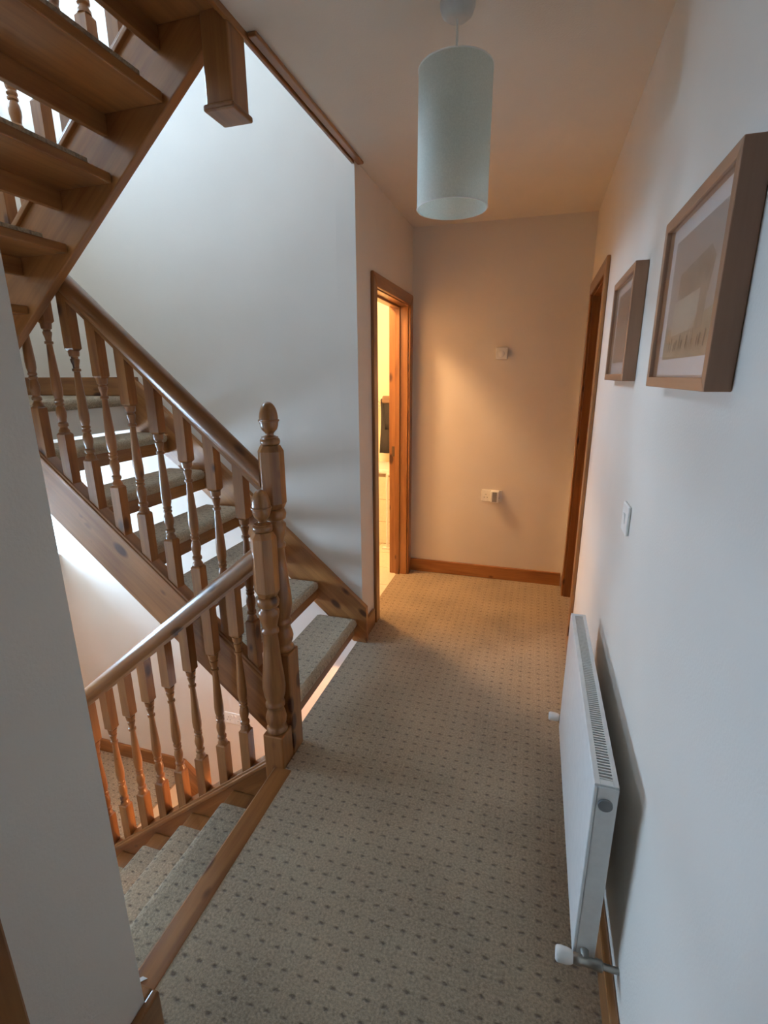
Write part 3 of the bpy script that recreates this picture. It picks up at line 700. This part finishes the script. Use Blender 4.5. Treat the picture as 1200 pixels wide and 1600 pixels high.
socket('white double socket low on the far wall holding a plug-in', -0.265, YF, 0.648)
socket('white double socket on the lit wall below the rising stairs', -1.822, YS, -0.755)
e = tag(empty('plug_adapter', (-0.238, YF-0.01, 0.61)), 'white and grey plug-in unit in the far wall socket', 'plug')
put('adapter_body', MB().box(-0.270, -0.212, YF-0.050, YF-0.0095, 0.606, 0.690), M_PLASTIC, e, bevel=0.005, seg=3)
put('grey_panel', MB().box(-0.258, -0.226, YF-0.052, YF-0.049, 0.612, 0.684), plain('adapter_grey', (0.28, 0.26, 0.24), 0.5), e, bevel=0.001)
e = tag(put('paper_scrap', MB().prism([(-0.895, 0.664), (-0.868, 0.690), (-0.853, 0.690), (-0.872, 0.672), (-0.890, 0.655)], 'z', 0.003, 0.0042), M_MOUNT), 'torn white scrap on the nosing by the near corner', 'scrap')

# ------------------------------------------------------------------ bathroom contents
e = tag(empty('ceiling_light', (-1.48, 3.15, ZC)), 'warm lit globe light on the bathroom ceiling', 'lamp')
put('base_plate', MB().lathe([(ZC-0.03, .09), (ZC, .10)], -1.48, 3.15, 24), M_WHITE, e, smooth=50)
M_LAMP = plain('warm_lamp_glow', (0.9, 0.8, 0.6), 0.5, emit=((1.0, 0.60, 0.28), 330.0))
put('glow_globe', MB().lathe([(ZC-0.17, .01), (ZC-0.163, .05), (ZC-0.14, .08), (ZC-0.10, .10), (ZC-0.06, .095), (ZC-0.03, .07)], -1.48, 3.15, 24), M_LAMP, e, smooth=60)
e = tag(empty('ceiling_light', (-0.35, 1.95, -0.24)), 'lit ceiling light of the floor below, under the hall floor', 'lamp')
put('base_plate', MB().lathe([(-0.27, .09), (-0.2405, .10)], -0.35, 1.95, 24), M_WHITE, e, smooth=50)
M_LAMP2 = plain('downstairs_lamp_glow', (0.9, 0.8, 0.6), 0.5, emit=((1.0, 0.52, 0.24), 200.0))
put('glow_globe', MB().lathe([(-0.41, .01), (-0.403, .05), (-0.38, .08), (-0.34, .10), (-0.30, .095), (-0.27, .07)], -0.35, 1.95, 24), M_LAMP2, e, smooth=60)
e = tag(empty('towel_rail', (-1.3, 4.55, 1.25)), 'chrome towel rail on the bathroom wall seen through the doorway', 'rail')
for zz in (1.235, 1.275):
    put('bar', MB().tube([(-1.75, 4.44, zz), (-1.05, 4.44, zz)], 0.007, 10), M_CHROME, e, smooth=True)
for xx in (-1.74, -1.06):
    put('bracket', MB().box(xx-0.012, xx+0.012, 4.43, 4.5495, 1.225, 1.287), M_CHROME, e, bevel=0.003)
e = tag(empty('towel', (-1.25, 4.44, 1.28)), 'dark charcoal towels hanging inside the bathroom doorway', 'towel')
def drape(nm, x0, x1, zf, zb, mat, r, ph):
    mb = MB(); nx = 14; prof = [(4.44-r, zf)]+[(4.44-r-0.004*math.sin(3*t), zf+(1.275-zf)*t) for t in (0.25, 0.5, 0.75)]+[(4.44-r*math.cos(math.pi*k/6), 1.275+r*math.sin(math.pi*k/6)) for k in range(7)]+[(4.44+r, zb)]
    vs = []; fs = []
    for i in range(nx+1):
        x = x0+(x1-x0)*i/nx
        for (y, z) in prof:
            vs.append((x+0.012*math.sin(2.2*z*3+ph), y+0.010*math.sin(i*1.3+ph)*min(1, (1.29-z)*2), z))
    m_ = len(prof)
    for i in range(nx):
        for k in range(m_-1): fs.append((i*m_+k, i*m_+k+1, (i+1)*m_+k+1, (i+1)*m_+k))
    o = put(nm, mb.add(vs, fs), mat, e, smooth=60)
    s = o.modifiers.new('thickness', 'SOLIDIFY'); s.thickness = 0.006
    return o
drape('bath_towel', -1.375, -1.10, 0.80, 0.90, M_TOWEL1, 0.018, 0.3)
drape('hand_towel', -1.335, -1.14, 1.02, 1.05, M_TOWEL1, 0.032, 1.2)
drape('folded_towel', -1.355, -1.12, 1.262, 1.262, M_TOWEL2, 0.043, 0.1)
pan = tag(empty('bath', (-1.7, 4.35, 0)), 'cream tiled bath panel beyond the bathroom doorway', 'bath')
put('panel', MB().box(-2.6, XL-T-0.001, 4.15, 4.549, -0.006, 0.66), M_GROUT, pan)
t0 = None
for i in range(5):
    for j in range(3):
        x0 = -2.58+0.31*i; z0_ = 0.005+0.21*j
        if t0 is None: t0 = put('tile', MB().box(x0, x0+0.304, 4.143, 4.150, z0_, z0_+0.205), M_TILE, pan, origin=(x0, 4.147, z0_), bevel=0.0015)
        else: again(t0, Matrix.Translation((x0, 4.147, z0_)), pan)
put('rim', MB().box(-2.62, XL-T-0.001, 4.12, 4.549, 0.66, 0.70), M_WHITE, pan, bevel=0.012, seg=3)
e = tag(empty('towel_stand', (-1.17, 4.0, 0)), 'white metal stand on the bathroom tiles', 'stand')
for xx, yy in ((-1.19, 4.02), (-1.05, 4.02)):
    p_ = put('post', MB().tube([(xx, yy, 0.012), (xx, yy, 0.68)], 0.011, 10), M_WHITE, e, smooth=True)
    put('foot', MB().box(xx-0.045, xx+0.02, yy-0.02, yy+0.02, 0, 0.014), M_WHITE, p_, bevel=0.004)
put('cross_bar', MB().tube([(-1.19, 4.02, 0.68), (-1.05, 4.02, 0.68)], 0.011, 10), M_WHITE, e, smooth=True)
